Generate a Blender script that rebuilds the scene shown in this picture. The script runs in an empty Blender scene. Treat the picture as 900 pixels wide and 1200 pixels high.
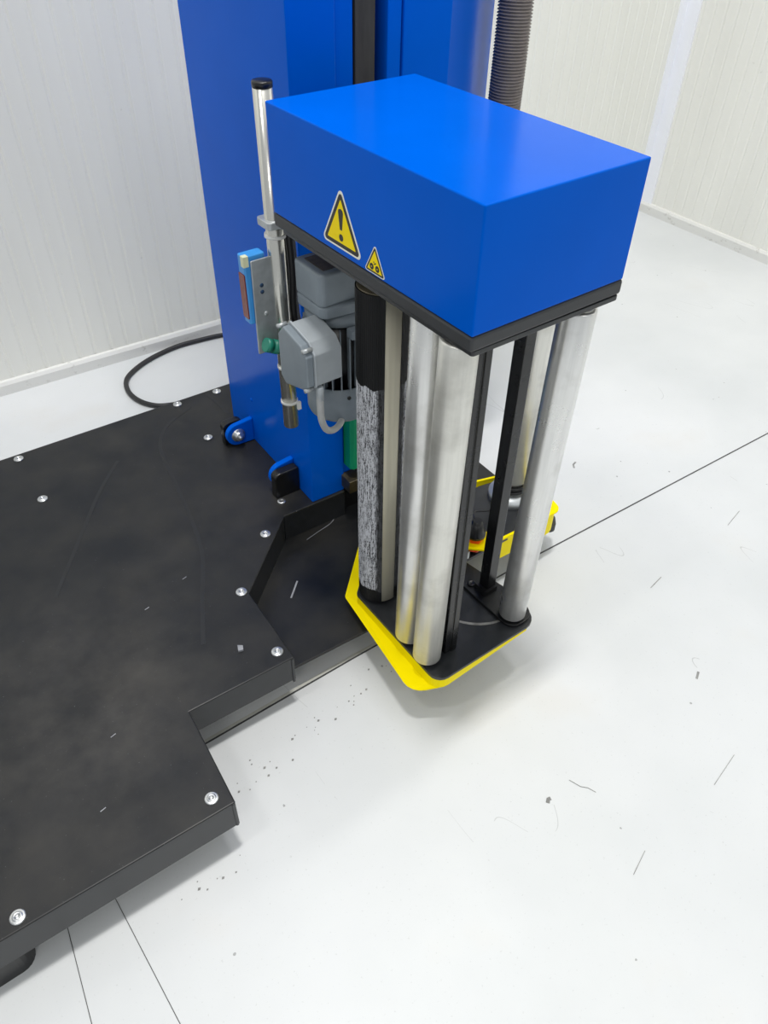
import bpy, bmesh, math, random
from math import sin, cos, pi, radians, atan2, hypot
from mathutils import Vector, Matrix, Euler
random.seed(4)
S = bpy.context.scene
COL = S.collection

# ------------------------------------------------------------------ camera
cd = bpy.data.cameras.new('camera'); cam = bpy.data.objects.new('camera', cd); COL.objects.link(cam)
cam.location = (0, 0, 1.1046)
rt = Vector((.82343, -.56705, .02039)); up = Vector((.36891, .56231, .74008)); fw = Vector((.43112, .60188, -.67221))
M = Matrix((rt, up, -fw)).transposed().to_4x4(); M.translation = cam.location
cam.matrix_world = M
cd.sensor_fit = 'HORIZONTAL'; cd.sensor_width = 36.0
cd.lens = 894.34 / 900 * 36.0
cd.clip_start = .02; cd.clip_end = 60
S.camera = cam

# ------------------------------------------------------------------ light
S.view_settings.view_transform = 'Standard'; S.view_settings.look = 'None'
S.view_settings.gamma = 1; S.view_settings.use_curve_mapping = False
S.view_settings.exposure = 0.0
wd = bpy.data.worlds.new('world'); S.world = wd; wd.use_nodes = True
bg = wd.node_tree.nodes['Background']; bg.inputs[0].default_value = (.93, .97, 1, 1); bg.inputs[1].default_value = .52

def area(name, loc, rot, sx, sy, power, col=(1, .98, .95)):
    l = bpy.data.lights.new(name, 'AREA'); l.shape = 'RECTANGLE'; l.size = sx; l.size_y = sy; l.energy = power; l.color = col
    o = bpy.data.objects.new(name, l); COL.objects.link(o); o.location = loc; o.rotation_euler = rot
    return o
area('ceiling_or_fill_lamp', (.40, .64, 4.6), (0, 0, 0), .55, .18, 102)
area('ceiling_or_fill_lamp', (1.75, .80, 4.6), (0, 0, 0), .55, .18, 28)
area('ceiling_or_fill_lamp', (-1.6, .50, 4.6), (0, 0, 0), .55, .18, 22)
area('ceiling_or_fill_lamp', (-2.4, -2.6, 4.6), (0, 0, 0), 1.2, .5, 38)  # fill light added behind the camera to brighten walls and front faces
area('ceiling_or_fill_lamp', (.6, -3.4, 4.6), (0, 0, 0), 1.2, .5, 28)  # second added fill light, unseen, lifting the upright surfaces

# ------------------------------------------------------------------ materials
def lin(r, g, b):
    f = lambda c: (c / 255 / 12.92) if c / 255 <= .04045 else ((c / 255 + .055) / 1.055) ** 2.4
    return (f(r), f(g), f(b), 1)
class N:
    def __init__(s, name):
        s.m = bpy.data.materials.new(name); s.m.use_nodes = True; s.t = s.m.node_tree; s.b = s.t.nodes['Principled BSDF']
    def n(s, typ, **k):
        x = s.t.nodes.new(typ)
        for a, v in k.items():
            if a in x.inputs.keys(): x.inputs[a].default_value = v
            else: setattr(x, a, v)
        return x
    def l(s, a, b): s.t.links.new(a, b)
    def set(s, **k):
        for a, v in k.items(): s.b.inputs[a.replace('_', ' ')].default_value = v
    def coord(s, scale=(1, 1, 1), kind='Object'):
        c = s.n('ShaderNodeTexCoord'); mp = s.n('ShaderNodeMapping'); mp.inputs['Scale'].default_value = scale
        s.l(c.outputs[kind], mp.inputs[0]); return mp.outputs[0]
    def noise(s, co, scale, detail=3, rough=.55):
        x = s.n('ShaderNodeTexNoise'); x.inputs['Scale'].default_value = scale; x.inputs['Detail'].default_value = detail; x.inputs['Roughness'].default_value = rough
        s.l(co, x.inputs['Vector']); return x.outputs['Fac']
    def ramp(s, fac, *st):
        x = s.n('ShaderNodeValToRGB'); e = x.color_ramp.elements
        while len(e) < len(st): e.new(.5)
        for el, (p, c) in zip(e, st): el.position = p; el.color = c if len(c) == 4 else (*c, 1)
        s.l(fac, x.inputs[0]); return x.outputs[0]
    def mix(s, fac, a, b):
        x = s.n('ShaderNodeMix'); x.data_type = 'RGBA'
        for sock, v in ((x.inputs[0], fac), (x.inputs[6], a), (x.inputs[7], b)):
            if hasattr(v, 'is_output'): s.l(v, sock)
            else: sock.default_value = v
        return x.outputs[2]
    def math(s, op, a, b=0.0, c=0.0):
        x = s.n('ShaderNodeMath'); x.operation = op
        for sock, v in zip(x.inputs, (a, b, c)):
            if hasattr(v, 'is_output'): s.l(v, sock)
            else: sock.default_value = v
        return x.outputs[0]
    def bump(s, h, strength=.1, dist=.001):
        x = s.n('ShaderNodeBump'); x.inputs['Strength'].default_value = strength; x.inputs['Distance'].default_value = dist
        s.l(h, x.inputs['Height']); s.l(x.outputs[0], s.b.inputs['Normal'])

def simple(name, col, rough=.5, metal=0., var=.12, scale=30, bump=0., stretch=(1, 1, 1), spec=.5, tint=None):
    k = N(name)
    if tint: k.b.inputs['Specular Tint'].default_value = tint
    k.set(Roughness=rough, Metallic=metal); k.b.inputs['Specular IOR Level'].default_value = spec
    co = k.coord(stretch); f = k.noise(co, scale)
    d = tuple(c * (1 - var) for c in col[:3]) + (1,); h = tuple(min(1, c * (1 + var)) for c in col[:3]) + (1,)
    k.l(k.ramp(f, (.3, d), (.7, h)), k.b.inputs['Base Color'])
    r = k.n('ShaderNodeMapRange'); r.inputs[3].default_value = max(.02, rough - .06); r.inputs[4].default_value = rough + .06
    k.l(f, r.inputs[0]); k.l(r.outputs[0], k.b.inputs['Roughness'])
    if bump: k.bump(k.noise(co, scale * 12), bump)
    return k.m

BLUE = simple('blue_gloss_paint', lin(0, 92, 207), .17, var=.05, scale=5, spec=.16, tint=(.12, .45, 1, 1))
BLUE.node_tree.nodes['Principled BSDF'].inputs['IOR'].default_value = 1.3
GREY_PAINT = simple('grey_machine_paint', lin(128, 138, 146), .42, var=.07, scale=40, bump=.03)
LIGHT_GREY = simple('light_grey_paint', lin(166, 173, 178), .4, var=.06, scale=40, bump=.03)
BLACK = simple('black_powder_coat', lin(38, 40, 43), .34, var=.18, scale=60, bump=.05)
BLACK_SATIN = simple('black_satin_steel', lin(18, 19, 21), .33, var=.15, scale=40)
POST = simple('black_gloss_paint', lin(14, 15, 17), .26, var=.15, scale=40)
GASKET = simple('black_rubber', lin(50, 52, 55), .5, var=.15, scale=60)
YELLOW = simple('yellow_paint', lin(255, 232, 0), .42, var=.02, scale=20, spec=.2, tint=(1, .9, .1, 1))
YELLOW_FOIL = simple('yellow_foil', lin(255, 226, 0), .35, var=.02, spec=.2, tint=(1, .9, .1, 1))
BLACK_INK = simple('black_ink', lin(24, 22, 20), .4, var=.05)
WHITE_FOIL = simple('white_foil', lin(240, 240, 225), .4, var=.03)
CHROME = simple('chrome_tube_steel', lin(212, 211, 204), .22, .88, var=.06, scale=20, stretch=(1, 1, .05))
GALV = simple('galvanised_steel', lin(178, 183, 185), .42, .5, var=.12, scale=60)
ZINC = simple('zinc_steel', lin(205, 207, 208), .3, .9, var=.12, scale=200)
CABLE_BLACK = simple('black_cable_jacket', lin(38, 38, 40), .45, var=.1, scale=80)
CABLE_GREY = simple('grey_cable_jacket', lin(176, 178, 178), .45, var=.06, scale=80)
PLASTIC_WHITE = simple('white_nylon', lin(228, 228, 224), .4, var=.04)
GREEN = simple('green_plastic_guide', lin(0, 150, 105), .45, var=.05)
TEAL = simple('green_connector_plastic', lin(20, 120, 100), .4, var=.08)
ORANGE = simple('orange_plastic', lin(240, 80, 25), .4, var=.05)
SENSOR_BLUE = simple('light_blue_plastic', lin(62, 150, 222), .4, var=.05)
LENS_RED = simple('dark_red_lens', lin(120, 42, 32), .2, var=.15, scale=60)
HOSE_GREY = simple('grey_corrugated_plastic', lin(122, 114, 110), .5, var=.12, scale=60)
TRIM_WHITE = simple('white_pvc_trim', lin(243, 245, 250), .4, var=.02, scale=8)
CRACK = simple('dark_joint_filler', lin(70, 70, 70), .8, var=.4, scale=40)
SEALANT = simple('pale_joint_sealant', lin(196, 196, 188), .6, var=.1, scale=40)
SCUFF = simple('dark_scuff', lin(140, 140, 138), .7, var=.3, scale=60)
FLAKE = simple('pale_flake', lin(150, 152, 158), .5, var=.2, scale=60)
TYRE = simple('tyre_rub', lin(19, 21, 25), .4, var=.2, scale=60)
WORN = simple('worn_bare_steel', lin(150, 148, 142), .4, .5, var=.3, scale=90)
BRASS = simple('dull_bronze_steel', lin(92, 84, 66), .4, .7, var=.2, scale=60)
CORE = simple('pale_roller_core', lin(205, 200, 180), .4, .3, var=.14, scale=60, stretch=(1, 1, .03))

def floor_mat():
    k = N('white_epoxy_floor'); co = k.coord()
    big = k.noise(co, 1.6, 5); base = k.ramp(big, (.35, lin(207, 210, 211)), (.65, lin(219, 221, 222)))
    warm = k.noise(co, 3.3, 4)
    c1 = k.mix(k.ramp(warm, (.58, (0, 0, 0)), (.78, (.55, .55, .55))), base, lin(212, 209, 203))
    v = k.n('ShaderNodeTexVoronoi'); v.inputs['Scale'].default_value = 24; k.l(co, v.inputs[0])
    w = k.n('ShaderNodeTexWhiteNoise'); k.l(v.outputs['Position'], w.inputs[0])
    nz = k.noise(co, 160, 2)
    rad = k.math('MULTIPLY', k.math('MULTIPLY', nz, .10), k.math('GREATER_THAN', w.outputs['Value'], .66))
    spk = k.math('LESS_THAN', v.outputs['Distance'], rad)
    c2 = k.mix(k.math('MULTIPLY', spk, .55), c1, lin(90, 90, 88))
    fine = k.noise(co, 220, 2); c3 = k.mix(k.ramp(fine, (.66, (0, 0, 0)), (.74, (.22, .22, .22))), c2, lin(150, 152, 150))
    # hairline scratches: thin lines where a warped noise crosses .5, masked to patches
    sc = k.noise(k.coord((1, .35, 1)), 9, 1); ln = k.math('LESS_THAN', k.math('ABSOLUTE', k.math('SUBTRACT', sc, .5)), .0016)
    msk = k.math('GREATER_THAN', k.noise(co, 4.5, 3), .6)
    c4 = k.mix(k.math('MULTIPLY', k.math('MULTIPLY', ln, msk), .32), c3, lin(120, 121, 120))
    k.l(c4, k.b.inputs['Base Color']); k.set(Roughness=.42); k.b.inputs['Specular IOR Level'].default_value = .4
    k.bump(k.noise(co, 60, 4), .06, .002)
    return k.m
FLOOR = floor_mat()
def wall_mat():
    k = N('cream_white_panel'); co = k.coord()
    c = k.ramp(k.noise(k.coord((1, 1, .15)), 6, 4), (.3, lin(233, 233, 226)), (.7, lin(240, 240, 233)))
    sp = k.ramp(k.noise(co, 55, 3), (.70, (0, 0, 0)), (.80, (.3, .3, .3)))
    k.l(k.mix(sp, c, lin(170, 168, 158)), k.b.inputs['Base Color']); k.set(Roughness=.5)
    return k.m
WALL = wall_mat()
def base_mat():
    k = N('scuffed_white_skirting'); co = k.coord((1, 1, 2))
    d = k.ramp(k.noise(co, 26, 5, .7), (.60, (0, 0, 0)), (.72, (.55, .55, .55)))
    k.l(k.mix(d, lin(226, 226, 222), lin(140, 135, 122)), k.b.inputs['Base Color']); k.set(Roughness=.45)
    return k.m
SKIRT = base_mat()
def plate_mat():
    k = N('black_worn_plate'); co = k.coord()
    smud = k.math('MULTIPLY', k.noise(co, 3.2, 5), k.noise(co, 11, 5))
    c = k.ramp(smud, (.16, lin(22, 25, 30)), (.42, lin(48, 47, 45)))
    sp = k.ramp(k.noise(co, 320, 2), (.73, (0, 0, 0)), (.80, (.5, .5, .5)))
    # one large scuffed patch of dust where loads are set down
    d = k.n('ShaderNodeVectorMath'); d.operation = 'DISTANCE'; k.l(co, d.inputs[0]); d.inputs[1].default_value = (.03, .76, .12)
    pm = k.math('MULTIPLY', k.ramp(d.outputs['Value'], (.04, (1, 1, 1)), (.34, (0, 0, 0))), k.ramp(k.noise(co, 7, 6, .65), (.38, (0, 0, 0)), (.66, (.6, .6, .6))))
    c = k.mix(pm, c, lin(74, 72, 69))
    k.l(k.mix(sp, c, lin(120, 120, 125)), k.b.inputs['Base Color'])
    r = k.n('ShaderNodeMapRange'); r.inputs[3].default_value = .34; r.inputs[4].default_value = .48
    k.l(smud, r.inputs[0]); k.l(r.outputs[0], k.b.inputs['Roughness']); k.bump(k.noise(co, 700, 2), .04); k.b.inputs['Specular IOR Level'].default_value = .32
    return k.m
PLATE = plate_mat()
def alu_mat(name, tone, rough):
    k = N(name); co = k.coord((1, 1, .06)); f = k.noise(co, 160, 4); g = k.noise(k.coord(), 14, 5)
    c = k.ramp(f, (.3, tuple(t * .88 for t in tone[:3])), (.7, tone))
    st = k.ramp(g, (.5, (0, 0, 0)), (.72, (.4, .4, .4)))
    k.l(k.mix(st, c, lin(150, 148, 138)), k.b.inputs['Base Color']); k.set(Metallic=.75)
    r = k.n('ShaderNodeMapRange'); r.inputs[3].default_value = rough - .07; r.inputs[4].default_value = rough + .1
    k.l(g, r.inputs[0]); k.l(r.outputs[0], k.b.inputs['Roughness']); k.bump(f, .05, .0005)
    return k.m
ALU = alu_mat('brushed_aluminium', lin(238, 238, 236), .28)
ALU_WORN = alu_mat('hazy_aluminium', lin(234, 233, 226), .38)
_va = atan2(-(.51026 + .2125), -(.46833 + .0454)) - radians(1.77) + radians(27)
SEAM = (cos(_va), sin(_va))
def rubber_mat():
    # black sleeve with a film-residue band of its own between two heights
    k = N('rubber_with_film_residue')
    c = k.n('ShaderNodeTexCoord'); sx = k.n('ShaderNodeSeparateXYZ'); k.l(c.outputs['Object'], sx.inputs[0])
    wob = k.math('MULTIPLY', k.noise(k.coord((1, 1, .3)), 60, 3), .02)
    z = k.math('ADD', sx.outputs['Z'], wob)
    inb = k.math('MULTIPLY', k.math('LESS_THAN', z, -.163), k.math('GREATER_THAN', z, -.563))
    st = k.noise(k.coord((1, 1, .12)), 480, 4, .75); pt = k.noise(k.coord((1, 1, .45)), 760, 3)
    m = k.math('MULTIPLY_ADD', pt, .35, k.math('MULTIPLY', st, .65))
    fac = k.ramp(m, (.42, (0, 0, 0)), (.53, (.95, .95, .95)))
    dx = k.math('SUBTRACT', sx.outputs['X'], .0454); dy = k.math('SUBTRACT', sx.outputs['Y'], .2125)
    # sleeve seam direction in the roller's own frame: residue is rubbed off along the seam's edges
    dot = k.math('MULTIPLY_ADD', dx, SEAM[0] / .035, k.math('MULTIPLY', dy, SEAM[1] / .035))
    dot = k.math('ADD', dot, k.math('MULTIPLY', k.math('SUBTRACT', k.noise(k.coord((1, 1, .25)), 240, 3), .5), .16))
    rub = k.n('ShaderNodeMapRange'); rub.inputs[1].default_value = .76; rub.inputs[2].default_value = .84; rub.inputs[3].default_value = 1.; rub.inputs[4].default_value = .10
    k.l(dot, rub.inputs[0])
    f2 = k.math('MULTIPLY', k.math('MULTIPLY', fac, inb), rub.outputs[0])
    k.l(k.mix(f2, lin(15, 16, 18), lin(206, 208, 214)), k.b.inputs['Base Color']); k.set(Roughness=.5); k.b.inputs['Specular IOR Level'].default_value = .25
    return k.m
RUBBER = rubber_mat()

# ------------------------------------------------------------------ mesh helpers
def rounded(pts, r, seg=5):
    """round the corners of a closed polygon; r is a number or a list"""
    n = len(pts); out = []
    for i in range(n):
        p = Vector(pts[i][:2]); ri = r[i] if isinstance(r, (list, tuple)) else r
        if ri <= 0: out.append((p.x, p.y)); continue
        a = Vector(pts[i - 1][:2]) - p; b = Vector(pts[(i + 1) % n][:2]) - p
        la, lb = a.length, b.length; a /= la; b /= lb
        ang = a.angle(b); d = min(ri / math.tan(ang / 2), la * .48, lb * .48); rr = d * math.tan(ang / 2)
        c = p + (a + b).normalized() * (rr / sin(ang / 2))
        s = p + a * d - c; e = p + b * d - c
        tot = s.angle(e); sg = 1 if s.x * e.y - s.y * e.x > 0 else -1
        for k in range(seg + 1):
            q = Matrix.Rotation(sg * tot * k / seg, 2) @ s; out.append((c.x + q.x, c.y + q.y))
    return out
AX = {'z': lambda a, b, h: (a, b, h), 'y': lambda a, b, h: (a, h, b), 'x': lambda a, b, h: (h, a, b)}
def prism(bm, pts, lo, hi, ax='z', smooth=False, mi=0):
    f = AX[ax]
    v0 = [bm.verts.new(f(a, b, lo)) for a, b in pts]; v1 = [bm.verts.new(f(a, b, hi)) for a, b in pts]
    n = len(pts); fs = [bm.faces.new(v0), bm.faces.new(v1)]
    for i in range(n):
        q = bm.faces.new((v0[i], v0[(i + 1) % n], v1[(i + 1) % n], v1[i])); q.smooth = smooth; fs.append(q)
    for q in fs: q.material_index = mi
    return bm
def box(bm, x0, x1, y0, y1, z0, z1, mi=0):
    return prism(bm, [(x0, y0), (x1, y0), (x1, y1), (x0, y1)], z0, z1, mi=mi)
def frame_of(d):
    d = Vector(d).normalized(); a = Vector((0, 0, 1)) if abs(d.z) < .9 else Vector((1, 0, 0))
    u = d.cross(a).normalized(); return u, d.cross(u).normalized(), d
def lathe(bm, p0, d, prof, seg=32, mi=0, smooth=True):
    """prof: list of (distance along d, radius)"""
    u, v, w = frame_of(d); p0 = Vector(p0); rings = []
    for t, r in prof:
        c = p0 + w * t
        if r <= 1e-6: rings.append([bm.verts.new(c)])
        else: rings.append([bm.verts.new(c + u * (r * cos(2 * pi * k / seg)) + v * (r * sin(2 * pi * k / seg))) for k in range(seg)])
    for A, B in zip(rings, rings[1:]):
        for k in range(seg):
            j = (k + 1) % seg
            if len(A) == 1 and len(B) == 1: continue
            q = [A[0], B[k], B[j]] if len(A) == 1 else [A[k], A[j], B[0]] if len(B) == 1 else [A[k], A[j], B[j], B[k]]
            f = bm.faces.new(q); f.smooth = smooth; f.material_index = mi
    for R in (rings[0], rings[-1]):
        if len(R) > 1: bm.faces.new(R).material_index = mi
    return bm
def cyl(bm, a, b, r, seg=32, ch=0., mi=0):
    a = Vector(a); L = (Vector(b) - a).length
    pr = [(0, r - ch), (ch, r), (L - ch, r), (L, r - ch)] if ch else [(0, r), (L, r)]
    return lathe(bm, a, Vector(b) - a, pr, seg, mi)
def spline(pts, n=8, closed=False):
    P = [Vector(p) for p in pts]; out = []
    for i in range(len(P) - 1):
        p0 = P[max(i - 1, 0)]; p1 = P[i]; p2 = P[i + 1]; p3 = P[min(i + 2, len(P) - 1)]
        for k in range(n):
            t = k / n
            out.append(.5 * ((2 * p1) + (p2 - p0) * t + (2 * p0 - 5 * p1 + 4 * p2 - p3) * t * t + (3 * p1 - p0 - 3 * p2 + p3) * t ** 3))
    return out + [P[-1]]
def tube(bm, path, r, seg=10, mi=0):
    P = [Vector(p) for p in path]; rings = []; u = None
    for i, p in enumerate(P):
        d = (P[min(i + 1, len(P) - 1)] - P[max(i - 1, 0)]).normalized()
        if u is None: u = frame_of(d)[0]
        u = (u - d * u.dot(d)).normalized(); v = d.cross(u)
        rr = r[i] if isinstance(r, list) else r
        rings.append([bm.verts.new(p + u * (rr * cos(2 * pi * k / seg)) + v * (rr * sin(2 * pi * k / seg))) for k in range(seg)])
    for A, B in zip(rings, rings[1:]):
        for k in range(seg):
            f = bm.faces.new((A[k], A[(k + 1) % seg], B[(k + 1) % seg], B[k])); f.smooth = True; f.material_index = mi
    for R in (rings[0], rings[-1]): bm.faces.new(R).material_index = mi
    return bm
def ribbon(bm, path, w, z, t=.0004):
    P = [Vector((p[0], p[1], 0)) for p in path]; n = len(P); L = []; Rr = []
    for i, p in enumerate(P):
        d = (P[min(i + 1, n - 1)] - P[max(i - 1, 0)]).normalized(); s = Vector((-d.y, d.x, 0))
        ww = (w[i] if isinstance(w, list) else w) / 2
        L.append((p + s * ww)); Rr.append((p - s * ww))
    pts = [(q.x, q.y) for q in L] + [(q.x, q.y) for q in reversed(Rr)]
    for i in range(n - 1):
        prism(bm, [tuple(L[i][:2]), tuple(L[i + 1][:2]), tuple(Rr[i + 1][:2]), tuple(Rr[i][:2])], z, z + t)
    return bm
def new(): return bmesh.new()
def obj(name, bm, mats, parent=None, bevel=0., seg=2, loc=None):
    bmesh.ops.recalc_face_normals(bm, faces=bm.faces)
    me = bpy.data.meshes.new(name); bm.to_mesh(me); bm.free()
    for m in (mats if isinstance(mats, (list, tuple)) else [mats]): me.materials.append(m)
    o = bpy.data.objects.new(name, me); COL.objects.link(o)
    if loc is not None: o.location = loc
    if parent: o.parent = parent
    if bevel:
        b = o.modifiers.new('bevel', 'BEVEL'); b.width = bevel; b.segments = seg; b.limit_method = 'ANGLE'; b.angle_limit = radians(40); b.harden_normals = False
    return o
def tag(o, label=None, cat=None, group=None, kind=None):
    for k, v in (('label', label), ('category', cat), ('group', group), ('kind', kind)):
        if v: o[k] = v
    return o
def empty(name, loc=(0, 0, 0), rot=(0, 0, 0)):
    o = bpy.data.objects.new(name, None); COL.objects.link(o); o.location = loc; o.rotation_euler = rot; o.empty_display_size = .05
    return o
def clone(o, parent, loc):
    c = o.copy(); COL.objects.link(c); c.parent = parent; c.location = loc
    return c

# ------------------------------------------------------------------ the setting
fl = obj('floor', box(new(), -1.6, 2.56, -1.6, 1.92, -.05, 0), FLOOR); tag(fl, kind='structure')
def ribbed(name, p0, p1, nrm, h, z0):
    """sandwich-panel sheet: shallow pressed grooves every 50 mm, as one folded profile"""
    p0 = Vector(p0); p1 = Vector(p1); d = (p1 - p0); L = d.length; d.normalize(); nrm = Vector(nrm)
    prof = []; x = 0.
    while x < L - .05:
        prof += [(x, 0), (x + .016, 0), (x + .019, -.0018), (x + .023, -.0018), (x + .027, .0008), (x + .031, 0)]; x += .043
    prof += [(L, 0), (L, -.06), (0, -.06)]
    bm = new(); f = lambda a, b, z: (p0 + d * a + nrm * b + Vector((0, 0, z)))
    v0 = [bm.verts.new(f(a, b, z0)) for a, b in prof]; v1 = [bm.verts.new(f(a, b, h)) for a, b in prof]; n = len(prof)
    for i in range(n): bm.faces.new((v0[i], v0[(i + 1) % n], v1[(i + 1) % n], v1[i]))
    bm.faces.new(v0); bm.faces.new(v1)
    return tag(obj(name, bm, WALL), kind='structure')
ribbed('wall_left', (-1.6, 1.892, 0), (2.535, 1.892, 0), (0, -1, 0), 3.0, 0)
ribbed('wall_right', (2.535, 1.892, 0), (2.505, -1.6, 0), (-1, 0, 0), 3.0, 0)
bm = prism(new(), [(1.892, 0), (1.880, 0), (1.880, .026), (1.885, .034), (1.892, .036)], -1.6, 2.535, 'x')
tag(obj('baseboard_left', bm, SKIRT), kind='structure')
bm = prism(new(), [(2.535, 0), (2.522, 0), (2.522, .028), (2.527, .036), (2.535, .038)], 0, 3.48, 'y')
o = tag(obj('baseboard_right', bm, SKIRT), kind='structure'); o.location = (-.0, 1.881, 0); o.rotation_euler = (0, 0, 0)
o.data.transform(Matrix(((1, .0086, 0, 0), (0, -1, 0, 0), (0, 0, 1, 0), (0, 0, 0, 1)))); o.data.transform(Matrix.Shear('XY', 4, (0, 0)))
for v in o.data.vertices: v.co.x += 2 * .0086 * v.co.y - 0.0086 * v.co.y * 1
bm = prism(new(), [(2.492, 1.8925), (2.492, 1.889), (2.529, 1.889), (2.529, 1.838), (2.5345, 1.838), (2.5345, 1.8925)], .03, 3.0)
tag(obj('trim_1', bm, TRIM_WHITE), kind='structure')

# floor joint, saw cuts, scuffs
J = lambda a, b, w, m, nm, z=.0002: obj(nm, ribbon(new(), [a, b], w, z), m, fl)
obj('floor_joint', ribbon(new(), [(-1.5, .686), (.14, .690), (.44, .7005), (.90, .710), (1.67, .7065), (2.5, .705)], .0030, .0002), CRACK, fl)
bm = new(); ribbon(bm, [(.0, .6915), (.14, .6945), (.44, .705), (.64, .7095)], .0050, .0002)
obj('joint_sealant', bm, SEALANT, fl)
J((-.048, .545), (-.020, .16), .0009, CRACK, 'saw_cut'); J((-.113, .545), (-.128, .36), .0009, CRACK, 'saw_cut')
bm = new()
for path, w in (([(1.163, .872), (1.170, .882), (1.182, .886)], .004), ([(.543, .309), (.548, .313), (.552, .312)], .006),
                ([(.597, .318), (.604, .300)], .0010), ([(.604, .300), (.612, .292), (.617, .280)], .0010), ([(.78, .185), (.85, .20)], .0008), ([(.57, .162), (.61, .176)], .0009),
                ([(1.30, .55), (1.36, .565)], .0010), ([(.92, .33), (.935, .338)], .004), ([(1.02, .52), (1.06, .528)], .0014)):
    ribbon(bm, path, w, .0002)
for i in range(70):   # row of grit in the platform's shade
    t = random.random(); x = .02 + t * .62; y = .565 + .11 * t + random.gauss(0, .012); r = random.uniform(.0007, .0022)
    if .134 > x and y > .52: y = .50 - random.random() * .02
    prism(bm, [(x - r, y - r * .5), (x + r * .6, y - r), (x + r * 1.6, y + r * .3), (x, y + r)], .0002, .0006)
tag(obj('scuff_marks', bm, SCUFF, fl), kind='stuff')

# ------------------------------------------------------------------ turntable platform
HP = .1204; FB = .0565
YF = .98; ZT = 2.3; YB = 1.322
plat = empty('wrapper_platform', (0, 0, 0))
tag(plat, 'low black steel platform with stepped front edge lying beside the blue mast', 'platform')
cover_pts = [(-.75, .5085), (.1343, .5123), (.1409, .6772), (.3191, .6779), (.3215, .838), (.4658, .9754), (.602, .9740), (.602, 1.449), (-.75, 1.428)]
T = .004
obj('cover_plate', prism(new(), cover_pts, HP - T, HP), PLATE, plat, bevel=.0028, seg=3)
def flange(a, b, z0=FB, z1=HP - T, t=.004, inset=.0015):
    a = Vector((*a, 0)); b = Vector((*b, 0)); d = (b - a).normalized(); s = Vector((-d.y, d.x, 0)); a += s * inset; b += s * inset
    q = [a, b, b + s * t, a + s * t]
    return prism(new(), [(p.x, p.y) for p in q], z0, z1)
P = cover_pts
for i in range(0, 6): obj('edge_flange', flange(P[i], P[i + 1], .061 if i == 2 else FB), BLACK, plat, bevel=.0008)
# recessed lower deck under the carriage
obj('lower_plate', prism(new(), [(.137, .706), (.30, .7035), (.60, .700), (.76, .86), (.942, .872), (.94, 1.44), (-.2, 1.42), (-.2, .70)], FB - .006, FB), PLATE, plat, bevel=.0015)
obj('mast_pedestal', prism(new(), [(.604, YF + .012), (.79, YF + .012), (.985, 1.13), (.985, YB - .01), (.604, YB - .01)], FB, HP - .0005), BLACK_SATIN, plat)
obj('foot', prism(new(), rounded([(-.75, .503), (-.158, .520), (-.15, .60), (-.75, .60)], [0, .02, .02, 0]), 0, FB), BLACK_SATIN, plat)
obj('foot', prism(new(), rounded([(-.1, 1.1), (.0, 1.1), (.0, 1.3), (-.1, 1.3)], .02), 0, FB - .008), BLACK_SATIN, plat)
obj('foot', prism(new(), rounded([(.5, 1.0), (.85, 1.0), (.85, 1.4), (.5, 1.4)], .02), 0, FB - .008), BLACK_SATIN, plat)
bm = new()
lathe(bm, (0, 0, 0), (0, 0, 1), [(0, .0097), (.0012, .0097), (.0022, .0090), (.0025, .0074), (.0022, .0062), (.0036, .0056), (.0036, .0032), (.0016, .0030), (.0016, 0)], 20)
scr = obj('screw', bm, ZINC, plat, loc=(.0977, 1.4237, HP))
for x, y in ((.1016, 1.2726), (.4467, 1.4323), (.5428, 1.4321), (.4513, 1.2808), (.413, .9514), (.3115, .847), (.3015, .7017), (.1098, .5347), (-.1463, .5266)):
    clone(scr, plat, (x, y, HP))
for path in ([(.4636, 1.4054), (.3928, 1.3664), (.3528, 1.3022), (.3337, 1.182), (.3156, 1.0598), (.2937, .9665), (.251, .8731), (.21, .78)],
             [(.2636, 1.309), (.1943, 1.2269), (.1147, 1.1104), (.0456, 1.0092)], [(.5203, 1.434), (.5267, 1.34)]):
    obj('tyre_mark', ribbon(new(), spline(path, 6), .007, HP, .0002), TYRE, plat)
bm = prism(new(), [(.250, .735), (.258, .733), (.261, .741), (.254, .746)], HP, HP + .004); obj('paint_chip', bm, FLAKE, plat)
bm = new()
for cx, cy in ((.03, .70), (.16, .9), (.24, .93), (-.02, .60)):
    ribbon(bm, [(cx, cy), (cx + .008, cy + .002)], .0012, HP)
ribbon(bm, spline([(.50, .955), (.53, .962), (.565, .970), (.585, .985)], 4), .0012, FB)
ribbon(bm, [(.40, .84), (.43, .87)], .003, FB)
tag(obj('scratch_marks', bm, FLAKE, plat), kind='stuff')

# ------------------------------------------------------------------ mast
mast = empty('blue_mast', (.62, 1.15, HP))
tag(mast, 'tall glossy blue lifting mast standing on the black platform by the white walls', 'mast')
mast.location = (0, 0, 0)
obj('left_profile', prism(new(), [(.531, YF), (.603, YF), (.603, YB), (.531, YB)], HP, ZT), BLUE, mast, bevel=.0015)
obj('guide_rail', prism(new(), [(.604, YF + .006), (.634, YF + .006), (.634, YF + .08), (.604, YF + .08)], HP, ZT), BLUE, mast, bevel=.001)
obj('back_profile', prism(new(), [(.603, YF + .16), (.72, YF + .16), (.72, YB), (.603, YB)], HP, ZT), BLUE, mast)
obj('right_profile', prism(new(), [(.6875, YF + .002), (.7100, YF + .002), (.7105, YF + .012), (.7125, YF + .012), (.7130, YF), (.795, YF), (1.0, 1.123), (1.0, YB), (.72, YB), (.6875, YF + .16)], HP, ZT), BLUE, mast, bevel=.001)
bm = new(); box(bm, .6365, .668, YF + .004, YF + .018, .30, ZT - .01)
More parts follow.
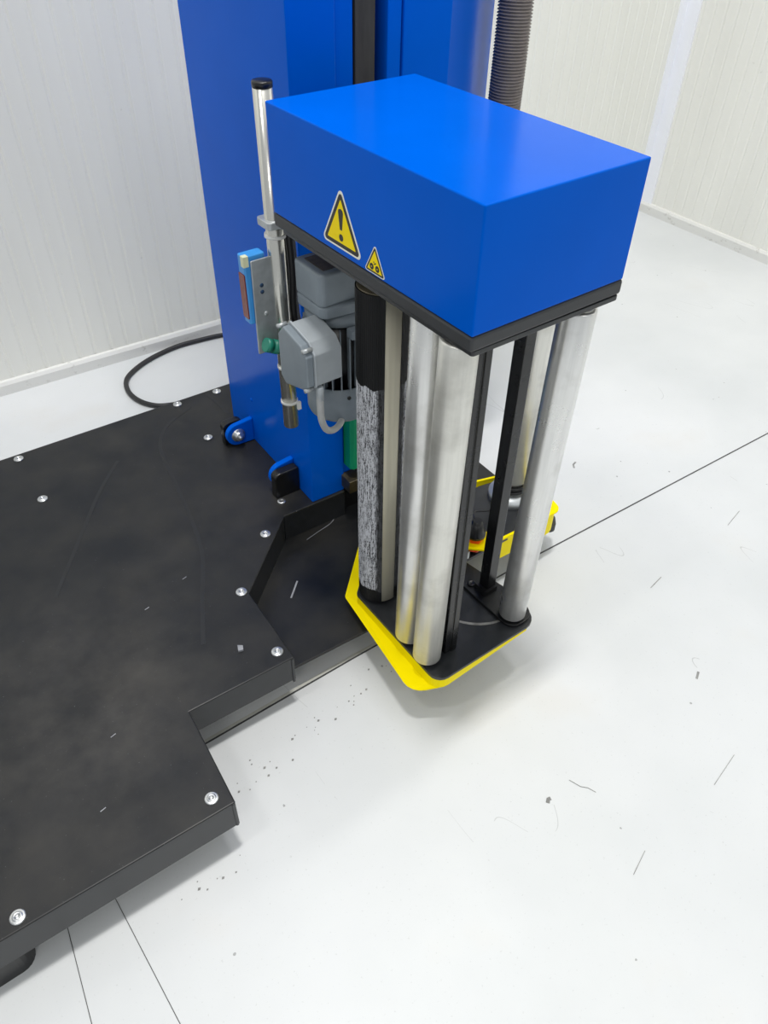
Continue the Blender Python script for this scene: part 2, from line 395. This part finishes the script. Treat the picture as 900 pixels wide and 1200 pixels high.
ch = obj('lift_belt', bm, simple('grimy_black_belt', lin(44, 43, 42), .6, var=.5, scale=60, stretch=(1, 1, .2)), mast)
obj('guide_strip', prism(new(), [(.606, YF - .018), (.612, YF - .024), (.640, YF - .024), (.640, YF + .004), (.606, YF + .004)], .182, .40), GREEN, mast, bevel=.001)
cb = obj('guide_stop', prism(new(), [(.598, YF - .03), (.660, YF - .03), (.660, YF + .004), (.598, YF + .004)], .132, .160), BRASS, mast, bevel=.001)
obj('stop_screw', lathe(new(), (.622, YF - .03, .147), (0, -1, 0), [(0, .006), (.003, .006), (.0035, .004), (.0015, .003), (.0015, 0)], 16), ZINC, cb)
obj('slot_shade_lid', prism(new(), [(.526, YF - .004), (.797, YF - .004), (1.004, 1.12), (1.004, YB + .004), (.526, YB + .004)], ZT, ZT + .004), BLUE, mast)  # unseen lid added above the view so overhead light leaves the slot dark
# hinge lugs on the left face
def lug(y, xo, zc, r, mat=BLUE):
    n = 12; pts = [(.531, zc + r * 1.15), (.531, zc - r * 1.05)]
    pts += [(xo + r * cos(a), zc + r * sin(a)) for a in [radians(-90 - 180 * k / n) for k in range(n + 1)]]
    return obj('hinge_lug', prism(new(), pts, y, y + .012, 'y'), mat, mast, bevel=.002)
l1 = lug(1.220, .495, .148, .025)
bm = lathe(new(), (.495, 1.220, .148), (0, -1, 0), [(0, .015), (.002, .015), (.0025, .011), (.009, .010), (.011, .008), (.011, .0045), (.015, .004), (.016, 0)], 24)
obj('bolt', bm, ZINC, l1)
obj('hinge_block', prism(new(), rounded([(.470, HP), (.515, HP), (.515, .174), (.470, .174)], [0, 0, .012, .012]), 1.234, 1.250, 'y'), BLACK_SATIN, mast, bevel=.001)
l2 = lug(1.047, .505, .156, .026)
hb = obj('hinge_block', prism(new(), rounded([(.478, HP), (.530, HP), (.530, .178), (.478, .178)], [0, 0, .004, .012]), 1.026, 1.045, 'y'), BLACK_SATIN, mast, bevel=.002)
obj('screw', lathe(new(), (.482, 1.015, HP), (0, 0, 1), [(0, .008), (.002, .008), (.003, .005), (.002, .003), (.002, 0)], 16), ZINC, hb)
obj('bolt', lathe(new(), (.531, 1.215, .225), (-1, 0, 0), [(0, .004), (.001, .004), (.0015, 0)], 12), BLUE, mast)

# corrugated hose beside the mast
bm = new(); path = spline([(1.45, 1.62, .032), (1.35, 1.5, .06), (1.22, 1.34, .2), (1.1, 1.2, .4), (1.02, 1.1, .58), (.99, 1.062, .75), (.99, 1.062, 1.0), (.99, 1.062, 1.5), (.99, 1.062, 2.3)], 1)
pts = spline(path, 400); L = 0; dense = []; rad = []; last = None; per = .0046
# resample evenly: four rings per rib
acc = 0.; nxt = 0.; k = 0; prev = pts[0]
for p in pts[1:]:
    d = (p - prev).length
    while acc + d >= nxt and d > 0:
        dense.append(prev.lerp(p, (nxt - acc) / d)); rad.append((.0255, .0285, .0285, .0255)[k % 4]); nxt += per * (.30, .22, .30, .18)[k % 4]; k += 1
    acc += d; prev = p
tube(bm, dense, rad, 20)
tag(obj('corrugated_hose', bm, HOSE_GREY), 'ribbed grey plastic hose running upright beside the blue mast', 'hose')

# power cord looping over the floor
bm = new()
tube(bm, spline([(.50, 1.60, .0065), (.455, 1.62, .0065), (.425, 1.665, .0065), (.418, 1.725, .0065), (.44, 1.785, .0065), (.51, 1.835, .0065), (.60, 1.862, .0065), (.68, 1.862, .0065), (.76, 1.850, .0065), (.84, 1.81, .0065), (.88, 1.73, .0065),
                 (.85, 1.65, .0065), (.78, 1.60, .0065), (.70, 1.565, .0065), (.62, 1.52, .0065), (.55, 1.44, .0065)], 8), .0062, 10)
tag(obj('power_cord', bm, CABLE_BLACK), 'black power cord looped on the white floor behind the platform', 'cord')

# ------------------------------------------------------------------ film carriage
BW, BL, BH = .2275, .392, .1328
car = empty('film_carriage', (.46833, .51026, .71964), (radians(.2415), radians(-.7638), radians(1.7728)))
tag(car, 'blue boxed film carriage with upright metal rollers hanging in front of the mast', 'film carriage')
cov = obj('cover', box(new(), 0, BW, 0, BL, 0, BH), BLUE, car, bevel=.0018, seg=3)
# warning stickers on the face that looks left (local x = 0): u = -y, v = z
def tri(cx, cz, side, r):
    h = side * .8660254
    return rounded([(cx, cz + h * 2 / 3), (cx - side / 2, cz - h / 3), (cx + side / 2, cz - h / 3)], r, 4)
def sticker(cy, cz, side, icon, nm):
    bm = new(); x = 0
    prism(bm, tri(cy, cz, side, side * .06), x - .0004, x, 'x', mi=0)
    prism(bm, tri(cy, cz, side * .90, side * .045), x - .0006, x - .0003, 'x', mi=1)
    prism(bm, tri(cy, cz, side * .70, side * .01), x - .0008, x - .0005, 'x', mi=2)
    icon(bm, cy, cz, side)
    return obj(nm, bm, [WHITE_FOIL, BLACK_INK, YELLOW_FOIL], cov)
def excl(bm, cy, cz, s):
    k = s / .084; X = (-.001, -.0007)
    bar = [(-.0022, -.0032), (.0022, -.0032), (.0050, .017), (.0040, .0200), (0, .0215), (-.0040, .0200), (-.0050, .017)]
    prism(bm, [(cy + a * k, cz + b * k + .002 * k) for a, b in bar], *X, 'x', mi=1)
    prism(bm, [(cy + .0042 * k * cos(t * pi / 8), cz - .0102 * k + .0042 * k * sin(t * pi / 8)) for t in range(16)], *X, 'x', mi=1)
def crush(bm, cy, cz, s):   # two rollers drawing in a hand
    X = (-.001, -.0007)
    for sy in (-1, 1):
        prism(bm, [(cy + sy * s * .135 + s * .095 * cos(t * pi / 8), cz - s * .085 + s * .095 * sin(t * pi / 8)) for t in range(16)], *X, 'x', mi=1)
    for a, b, r in ((-.05, .05, .03), (.03, .07, .026), (.0, .02, .03)):
        prism(bm, [(cy + a * s + r * s * cos(t * pi / 5), cz + b * s + r * s * .7 * sin(t * pi / 5)) for t in range(10)], *X, 'x', mi=1)
    for sy in (-1, 1):
        prism(bm, [(cy + sy * s * .135 + s * .018 * cos(t * pi / 5), cz - s * .085 + s * .018 * sin(t * pi / 5)) for t in range(10)], -.0012, -.0009, 'x', mi=2)
o = sticker(.2329, .0319, .084, excl, 'warning_sticker'); o['label'] = 'large yellow triangle with black exclamation mark'
o = sticker(.1665, .0140, .0400, crush, 'warning_sticker'); o['label'] = 'small yellow triangle showing two rollers pinching'
obj('gasket', prism(new(), rounded([(-.001, -.001), (BW + .001, -.001), (BW + .001, BL + .001), (-.001, BL + .001)], .004), -.0175, -.0002), GASKET, car, bevel=.003, seg=2)
obj('top_plate', prism(new(), rounded([(.004, .001), (BW - .002, -.001), (BW - .002, BL - .01), (.004, BL - .01)], .004), -.0245, -.0183), BLACK, car, bevel=.0008)
obj('door_plate', prism(new(), rounded([(.10, .008), (.217, .010), (.217, .20), (.17, .20)], .008), -.0295, -.0248), BLACK_SATIN, car)
# base
ZB = -.608
base_pts = [(.008, .228), (.006, .004), (.224, .003), (.224, .060), (.206, .115), (.206, .178), (.30, .176), (.452, .176), (.468, .30), (.37, .318), (.14, .34), (.12, .330)]
bp = obj('base_plate', prism(new(), rounded(base_pts, [.01, .022, .028, .01, .01, .004, .004, .03, .02, .01, .005, .005]), ZB - .006, ZB), BLACK, car, bevel=.0008)
arc = [(.19 + .0935 * cos(radians(a)), .13 + .0935 * sin(radians(a))) for a in range(196, 272, 4)]
obj('wear_mark', ribbon(new(), arc, [.0022 + .0028 * sin(pi * i / 18) for i in range(len(arc))], ZB, .0003), WORN, bp)
def strip(levels, closed=False):
    """open band through several polylines of equal length"""
    bm = new(); rows = [[bm.verts.new(p) for p in L] for L in levels]
    for A, B in zip(rows, rows[1:]):
        for i in range(len(A) - 1): bm.faces.new((A[i], A[i + 1], B[i + 1], B[i])).smooth = False
    return bm
def open_round(pts, r, seg=5):
    pr = rounded(pts, [0] + r + [0], seg); return pr
gt = open_round([(.140, .352), (.012, .230), (.007, .006), (.208, .012)], [.012, .024])
gm = open_round([(.139, .353), (.0105, .231), (.005, .005), (.208, .012)], [.012, .024])
gb = open_round([(.150, .400), (.003, .257), (-.026, .020), (.206, .021)], [.014, .03])
gb2 = open_round([(.079, .351), (-.001, .252), (-.024, .022), (.206, .023)], [.014, .03])
b = obj('bumper_guard', strip([[(x, y, -.615) for x, y in gt], [(x, y, -.634) for x, y in gm], [(x, y, -.641) for x, y in gb]]), YELLOW, car)
m = b.modifiers.new('thick', 'SOLIDIFY'); m.thickness = .002; m.offset = 0
g2 = open_round([(.285, .18), (.449, .172), (.474, .30), (.37, .330), (.150, .350)], [.035, .022, .01])
lv = [[(x, y, ZB + .004) for x, y in g2], [(x, y, -.656) for x, y in g2]]
b = obj('bumper_guard', strip(lv), YELLOW, car); m = b.modifiers.new('thick', 'SOLIDIFY'); m.thickness = .005; m.offset = 0
obj('guard_corner', prism(new(), rounded([(.418, .172), (.452, .170), (.474, .29), (.452, .285), (.440, .215)], [.002, .034, .01, .004, .01]), ZB + .0003, ZB + .003), YELLOW, car)
obj('rubber_buffer', prism(new(), rounded([(.41, .20), (.455, .176), (.476, .20), (.46, .25)], .012), -.672, -.657), GASKET, car)
# door arm plate with a rounded front end
da = obj('door_arm', prism(new(), rounded([(.168, .012), (.226, .010), (.222, .09), (.202, .20), (.165, .20)], [.022, .028, .02, .01, .01]), ZB + .0002, ZB + .006), BLACK_SATIN, car, bevel=.0008)
bm = new(); lathe(bm, (.18, .125, ZB + .006), (0, 0, 1), [(0, .007), (.004, .007), (.0045, .005), (.003, .003), (.003, 0)], 16)
obj('bolt', bm, BLACK_SATIN, da)

# rollers
def roller(top, bot, r, mat, name='guide_roller', mats=None):
    bm = new(); t = Vector(top); b_ = Vector(bot); L = (t - b_).length
    prof = [(0, .008), (0, r * .8), (.0008, r - .0012), (.002, r), (L - .003, r), (L - .0012, r - .0006), (L, r - .0025), (L, r * .72), (L - .003, r * .68), (L - .003, .008)]
    lathe(bm, b_, t - b_, prof, 48)
    o = obj(name, bm, mat, car)
    ax = new(); d = (t - b_).normalized(); cyl(ax, b_ - d * .0085, t - d * .002, .007, 16) if t.z > -.03 else cyl(ax, b_ - d * .0085, t + d * .0065, .007, 16); obj('axle', ax, BLACK_SATIN, o)
    return o
o = roller((.0212, .0400, -.0248), (.0222, .0522, -.600), .0225, ALU_WORN); o['label'] = 'hazy roller at the front corner'
o = roller((.0305, .1000, -.0248), (.0262, .1018, -.600), .0240, ALU)
o = roller((.1958, .0285, -.036), (.1915, .0355, -.598), .0224, ALU, 'door_roller'); o['label'] = 'bright roller at the right end'
# rubber-covered roller: core, split sleeve
RX, RY, RR = .0454, .2125, .0350
core = obj('rubber_roller', cyl(new(), (RX, RY, -.600), (RX, RY, -.041), RR - .0012, 64), CORE, car); core['label'] = 'thick black ribbed rubber roller smeared with pale film residue'
aC = atan2(-.45 - RY, -.55 - RX)
view = atan2(-(.51026 + RY), -(.46833 + RX)) - radians(1.77)
s0, s1 = view + radians(7), view + radians(47)
bm = new(); n = 150; rows = []
pts = []
for i in range(n + 1):
    a = s1 + (2 * pi - (s1 - s0)) * i / n
    rr = RR - (.0005 if i % 2 else 0)
    pts.append((RX + rr * cos(a), RY + rr * sin(a)))
inner = [(RX + (RR - .003) * cos(s1 + (2 * pi - (s1 - s0)) * i / n), RY + (RR - .003) * sin(s1 + (2 * pi - (s1 - s0)) * i / n)) for i in range(n + 1)]
for z0, z1 in ((-.6005, -.040),):
    A = [bm.verts.new((x, y, z0)) for x, y in pts]; B = [bm.verts.new((x, y, z1)) for x, y in pts]
    A2 = [bm.verts.new((x, y, z0)) for x, y in inner]; B2 = [bm.verts.new((x, y, z1)) for x, y in inner]
    for i in range(n):
        for q in ((A[i], A[i + 1], B[i + 1], B[i]), (A2[i], A2[i + 1], B2[i + 1], B2[i]), (A[i], A[i + 1], A2[i + 1], A2[i]), (B[i], B[i + 1], B2[i + 1], B2[i])): bm.faces.new(q)
    for i in (0, n): bm.faces.new((A[i], B[i], B2[i], A2[i]))
obj('rubber_sleeve', bm, RUBBER, core)
obj('roller_cap', cyl(new(), (RX, RY, -.0405), (RX, RY, -.0385), RR - .002, 48), simple('dusty_cap', lin(120, 112, 92), .6, var=.25, scale=80), core)
obj('axle', cyl(new(), (RX, RY, -.0385), (RX, RY, -.024), .010, 16), BLACK_SATIN, core)
obj('bearing', cyl(new(), (RX, RY, ZB), (RX, RY, -.6004), .016, 24), BLACK_SATIN, core)

# posts
def channel(x, y, w, d, t):
    return [(x, y), (x + w, y), (x + w, y + t), (x + t, y + t), (x + t, y + d - t), (x + w, y + d - t), (x + w, y + d), (x, y + d)]
p1 = obj('post', prism(new(), [(.050, .040), (.0615, .040), (.0615, .0375), (.072, .0375), (.072, .0585), (.050, .0585)], ZB, -.0248), POST, car, bevel=.0012)
p2 = obj('post', prism(new(), [(.186, .093), (.206, .093), (.206, .113), (.186, .113)], ZB + .006, -.0248), POST, car, bevel=.0012)
obj('post_foot', prism(new(), rounded([(.180, .089), (.209, .089), (.209, .120), (.180, .120)], .004), ZB + .006, ZB + .017), BLACK_SATIN, p2)

# film mandrel to the right
MX, MY = .402, .262
md = obj('film_mandrel', lathe(new(), (MX, MY, ZB), (0, 0, 1), [(0, .024), (.05, .024), (.05, .030), (.50, .030), (.505, .026), (.505, 0)], 40), ALU_WORN, car)
obj('mandrel_flange', lathe(new(), (MX, MY, ZB), (0, 0, 1), [(0, .044), (.010, .044), (.012, .042), (.018, .036), (.018, .025)], 40), GALV, md)
for z in (.026, .036): obj('mandrel_ring', lathe(new(), (MX, MY, ZB + z), (0, 0, 1), [(0, .025), (0, .031), (.005, .031), (.005, .025)], 32), BLACK_SATIN, md)
# latch knob with orange collars on a yellow bracket
LX, LY = .240, .187
kb = obj('latch_bracket', prism(new(), [(.203, .187), (.237, .154), (.275, .184), (.242, .217)], -.580, -.576), YELLOW, car, bevel=.0008)
obj('latch_post', cyl(new(), (LX, LY, ZB), (LX, LY, -.530), .008, 20), BLACK_SATIN, kb)
for z, rr in ((-.576, .0150), (-.598, .0145)):
    obj('orange_collar', prism(new(), [(LX + rr * cos(radians(60 * i + 15)), LY + rr * sin(radians(60 * i + 15))) for i in range(6)], z, z + .012), ORANGE, kb, bevel=.0015)
obj('latch_cap', lathe(new(), (LX, LY, -.564), (0, 0, 1), [(0, .018), (.006, .018), (.012, .013), (.026, .011), (.028, 0)], 24), BLACK_SATIN, kb)
obj('latch_wire', tube(new(), spline([(.24, .19, -.54), (.27, .225, -.555), (.32, .24, -.59), (.35, .25, -.604)], 6), .0016, 6), CABLE_BLACK, kb)
obj('catch_block', box(new(), .205, .222, .178, .196, ZB, ZB + .018), GALV, car, bevel=.001)
obj('catch_block', box(new(), .150, .192, .175, .215, ZB + .006, ZB + .03), BLACK_SATIN, car, bevel=.002)

# gear motor
GX, GY = .068, .352
gm_ = obj('gear_motor', prism(new(), rounded([(.018, .314), (.122, .314), (.122, .386), (.018, .386)], .010), -.112, -.064), GREY_PAINT, car, bevel=.004, seg=3)
gm_['label'] = 'grey gear motor under the blue cover'
obj('gear_flange', prism(new(), rounded([(.018, .312), (.120, .300), (.124, .392), (.030, .394), (.016, .375)], .012), -.128, -.111), GREY_PAINT, gm_, bevel=.0025, seg=2)
obj('gear_collar', lathe(new(), (GX, GY, -.150), (0, 0, 1), [(0, .034), (.004, .048), (.012, .048), (.022, .040)], 40), GREY_PAINT, gm_)
npl = obj('name_plate', prism(new(), rounded([(.030, .326), (.072, .326), (.072, .374), (.030, .374)], .002), -.0642, -.0634), simple('dark_name_plate', lin(92, 86, 78), .6, .1, var=.25, scale=120), gm_)
obj('plug_screw', lathe(new(), (.088, .300, -.116), (-.1, -1, .3), [(0, .006), (.004, .006), (.006, .004), (.004, .003), (.004, 0)], 12), GALV, gm_)
obj('motor_body', cyl(new(), (GX, GY, -.252), (GX, GY, -.150), .042, 40), BLACK_SATIN, gm_)
bm = new(); box(bm, GX - .001, GX + .001, GY - .052, GY - .040, -.250, -.152)
for v in bm.verts: v.co -= Vector((GX, GY, 0))
fin0 = obj('cooling_fin', bm, GREY_PAINT, gm_, loc=(GX, GY, 0))
for k in range(1, 24):
    c = clone(fin0, gm_, (GX, GY, 0)); c.rotation_euler = (0, 0, radians(15 * k))
lug_ = obj('clamp_lug', prism(new(), [(.052, .292), (.066, .290), (.066, .306), (.052, .306)], -.160, -.146), GREY_PAINT, gm_, bevel=.001)
obj('fan_cowl', lathe(new(), (GX, GY, -.312), (0, 0, 1), [(0, .036), (.0015, .044), (.006, .0495), (.012, .0515), (.064, .0515), (.064, .049), (.02, .049)], 48), GREY_PAINT, gm_)
obj('cowl_screw', lathe(new(), (GX - .016, GY - .0488, -.262), (-.3, -1, 0), [(0, .003), (.0012, .003), (.0016, 0)], 12), BLACK_SATIN, gm_)
# terminal box: (y, z) outline in the lid plane, far side first
tb = [(.352, -.146), (.336, -.128), (.290, -.138), (.277, -.152), (.277, -.200), (.290, -.210), (.340, -.225), (.353, -.215)]
def scaled(p, k): 
    cy = sum(q[0] for q in p) / len(p); cz = sum(q[1] for q in p) / len(p); return [(cy + (a - cy) * k, cz + (b_ - cz) * k) for a, b_ in p]
tbo = obj('terminal_box', prism(new(), rounded(tb, .004, 3), -.018, .024, 'x'), LIGHT_GREY, gm_, bevel=.0015)
obj('terminal_lid', prism(new(), rounded(scaled(tb, .97), .004, 3), -.033, -.0205, 'x'), GREY_PAINT, gm_, bevel=.0025, seg=2)
obj('lid_seam', prism(new(), rounded(scaled(tb, 1.045), .004, 3), -.0208, -.0176, 'x'), LIGHT_GREY, gm_, bevel=.001)
for y, z in ((.283, -.144), (.283, -.206), (.346, -.134)):
    obj('lid_screw', lathe(new(), (-.034, y, z), (1, 0, 0), [(-.001, 0), (-.001, .0032), (.014, .0032)], 12), GALV, gm_)
obj('cable_gland', cyl(new(), (-.012, .281, -.228), (-.012, .281, -.205), .0055, 16, .001), LIGHT_GREY, gm_)
obj('conduit', tube(new(), spline([(-.012, .281, -.212), (-.0125, .281, -.240), (-.010, .283, -.265), (.001, .289, -.290), (.018, .296, -.302), (.036, .305, -.303), (.05, .32, -.300)], 8), .0052, 12), CABLE_GREY, gm_)

# sensor pole
TX, TY = .0145, .4215
sp = obj('sensor_pole', lathe(new(), (TX, TY, -.366), (0, 0, 1), [(.002, .0105), (0, .0115), (.0006, .0126), (.506, .0126)], 32), CHROME, car)
obj('pole_cap', lathe(new(), (TX, TY, .140), (0, 0, 1), [(0, .0130), (.0055, .0130), (.0068, .0122), (.0072, 0)], 28), BLACK_SATIN, sp)
cl = obj('pole_clamp', prism(new(), rounded([(TX - .018, TY - .016), (TX + .018, TY - .020), (TX + .07, TY - .036), (TX + .07, TY - .012), (TX + .018, TY + .018), (TX - .018, TY + .018)], .006), -.030, -.020), GALV, sp, bevel=.001)
obj('bolt', lathe(new(), (TX + .022, TY - .022, -.030), (0, 0, -1), [(0, .005), (.004, .005), (.004, .003), (.008, .003)], 6), GALV, sp)
def tie(z, r=.0138, tail=True):
    bm = new(); lathe(bm, (TX, TY, z), (.05, .0, 1), [(-.0022, r - .001), (-.0022, r), (.0022, r), (.0022, r - .001)], 28)
    if tail: prism(bm, [(TX + .006, TY - r - .003), (TX + .012, TY - r - .003), (TX + .012, TY - r + .002), (TX + .006, TY - r + .002)], z - .012, z + .002)
    return obj('cable_tie', bm, PLASTIC_WHITE, sp)
tie(-.044, .0150, False); tie(-.178); tie(-.253); tie(-.318)
bm = new()
for dx, dy, rr in ((.020, -.002, .006), (.018, .010, .005), (.028, .006, .005)):
    tube(bm, spline([(TX + dx, TY + dy, -.03), (TX + dx + .002, TY + dy, -.10), (TX + dx, TY + dy, -.17), (TX + dx + .012, TY + dy + .004, -.21), (TX + .05, TY - .02, -.235)], 6), rr, 10)
obj('cable_bundle', bm, CABLE_BLACK, sp)
br = obj('sensor_bracket', prism(new(), rounded([(-.0315, -.215), (-.004, -.215), (.004, -.20), (.004, -.070), (-.0290, -.070)], .002), TY - .004, TY - .001, 'y'), GALV, sp, bevel=.0008)
obj('photo_sensor', prism(new(), rounded([(-.0375, .422), (-.004, .422), (-.004, .441), (-.0375, .441)], .003), -.166, -.064), SENSOR_BLUE, sp, bevel=.0015)
obj('sensor_window', prism(new(), rounded([(.4235, -.158), (.4395, -.158), (.4395, -.090), (.4235, -.090)], .002), -.0388, -.0372, 'x'), LENS_RED, sp)
obj('sensor_lamp', box(new(), -.0386, -.030, .4213, .430, -.079, -.0632), simple('pale_yellow_plastic', lin(226, 228, 190), .4), sp, bevel=.0008)
for z in (-.108, -.118): obj('bracket_screw', lathe(new(), (-.016, TY - .004, z), (0, -1, 0), [(0, .003), (.0006, .003), (.0006, 0)], 12), simple('dark_blue_screw', lin(30, 60, 90), .4), sp)
obj('bracket_screw', lathe(new(), (-.013, TY - .004, -.153), (0, -1, 0), [(0, .004), (.001, .0035), (.0012, 0)], 12), GALV, sp)
obj('sensor_plug', lathe(new(), (-.0275, .4025, -.1925), (1, -.05, -.5), [(0, .009), (0, .0105), (.010, .0105), (.010, .0096), (.013, .0096), (.013, .0108), (.024, .0108), (.026, .009), (.034, .0085), (.034, .004)], 24), TEAL, sp)
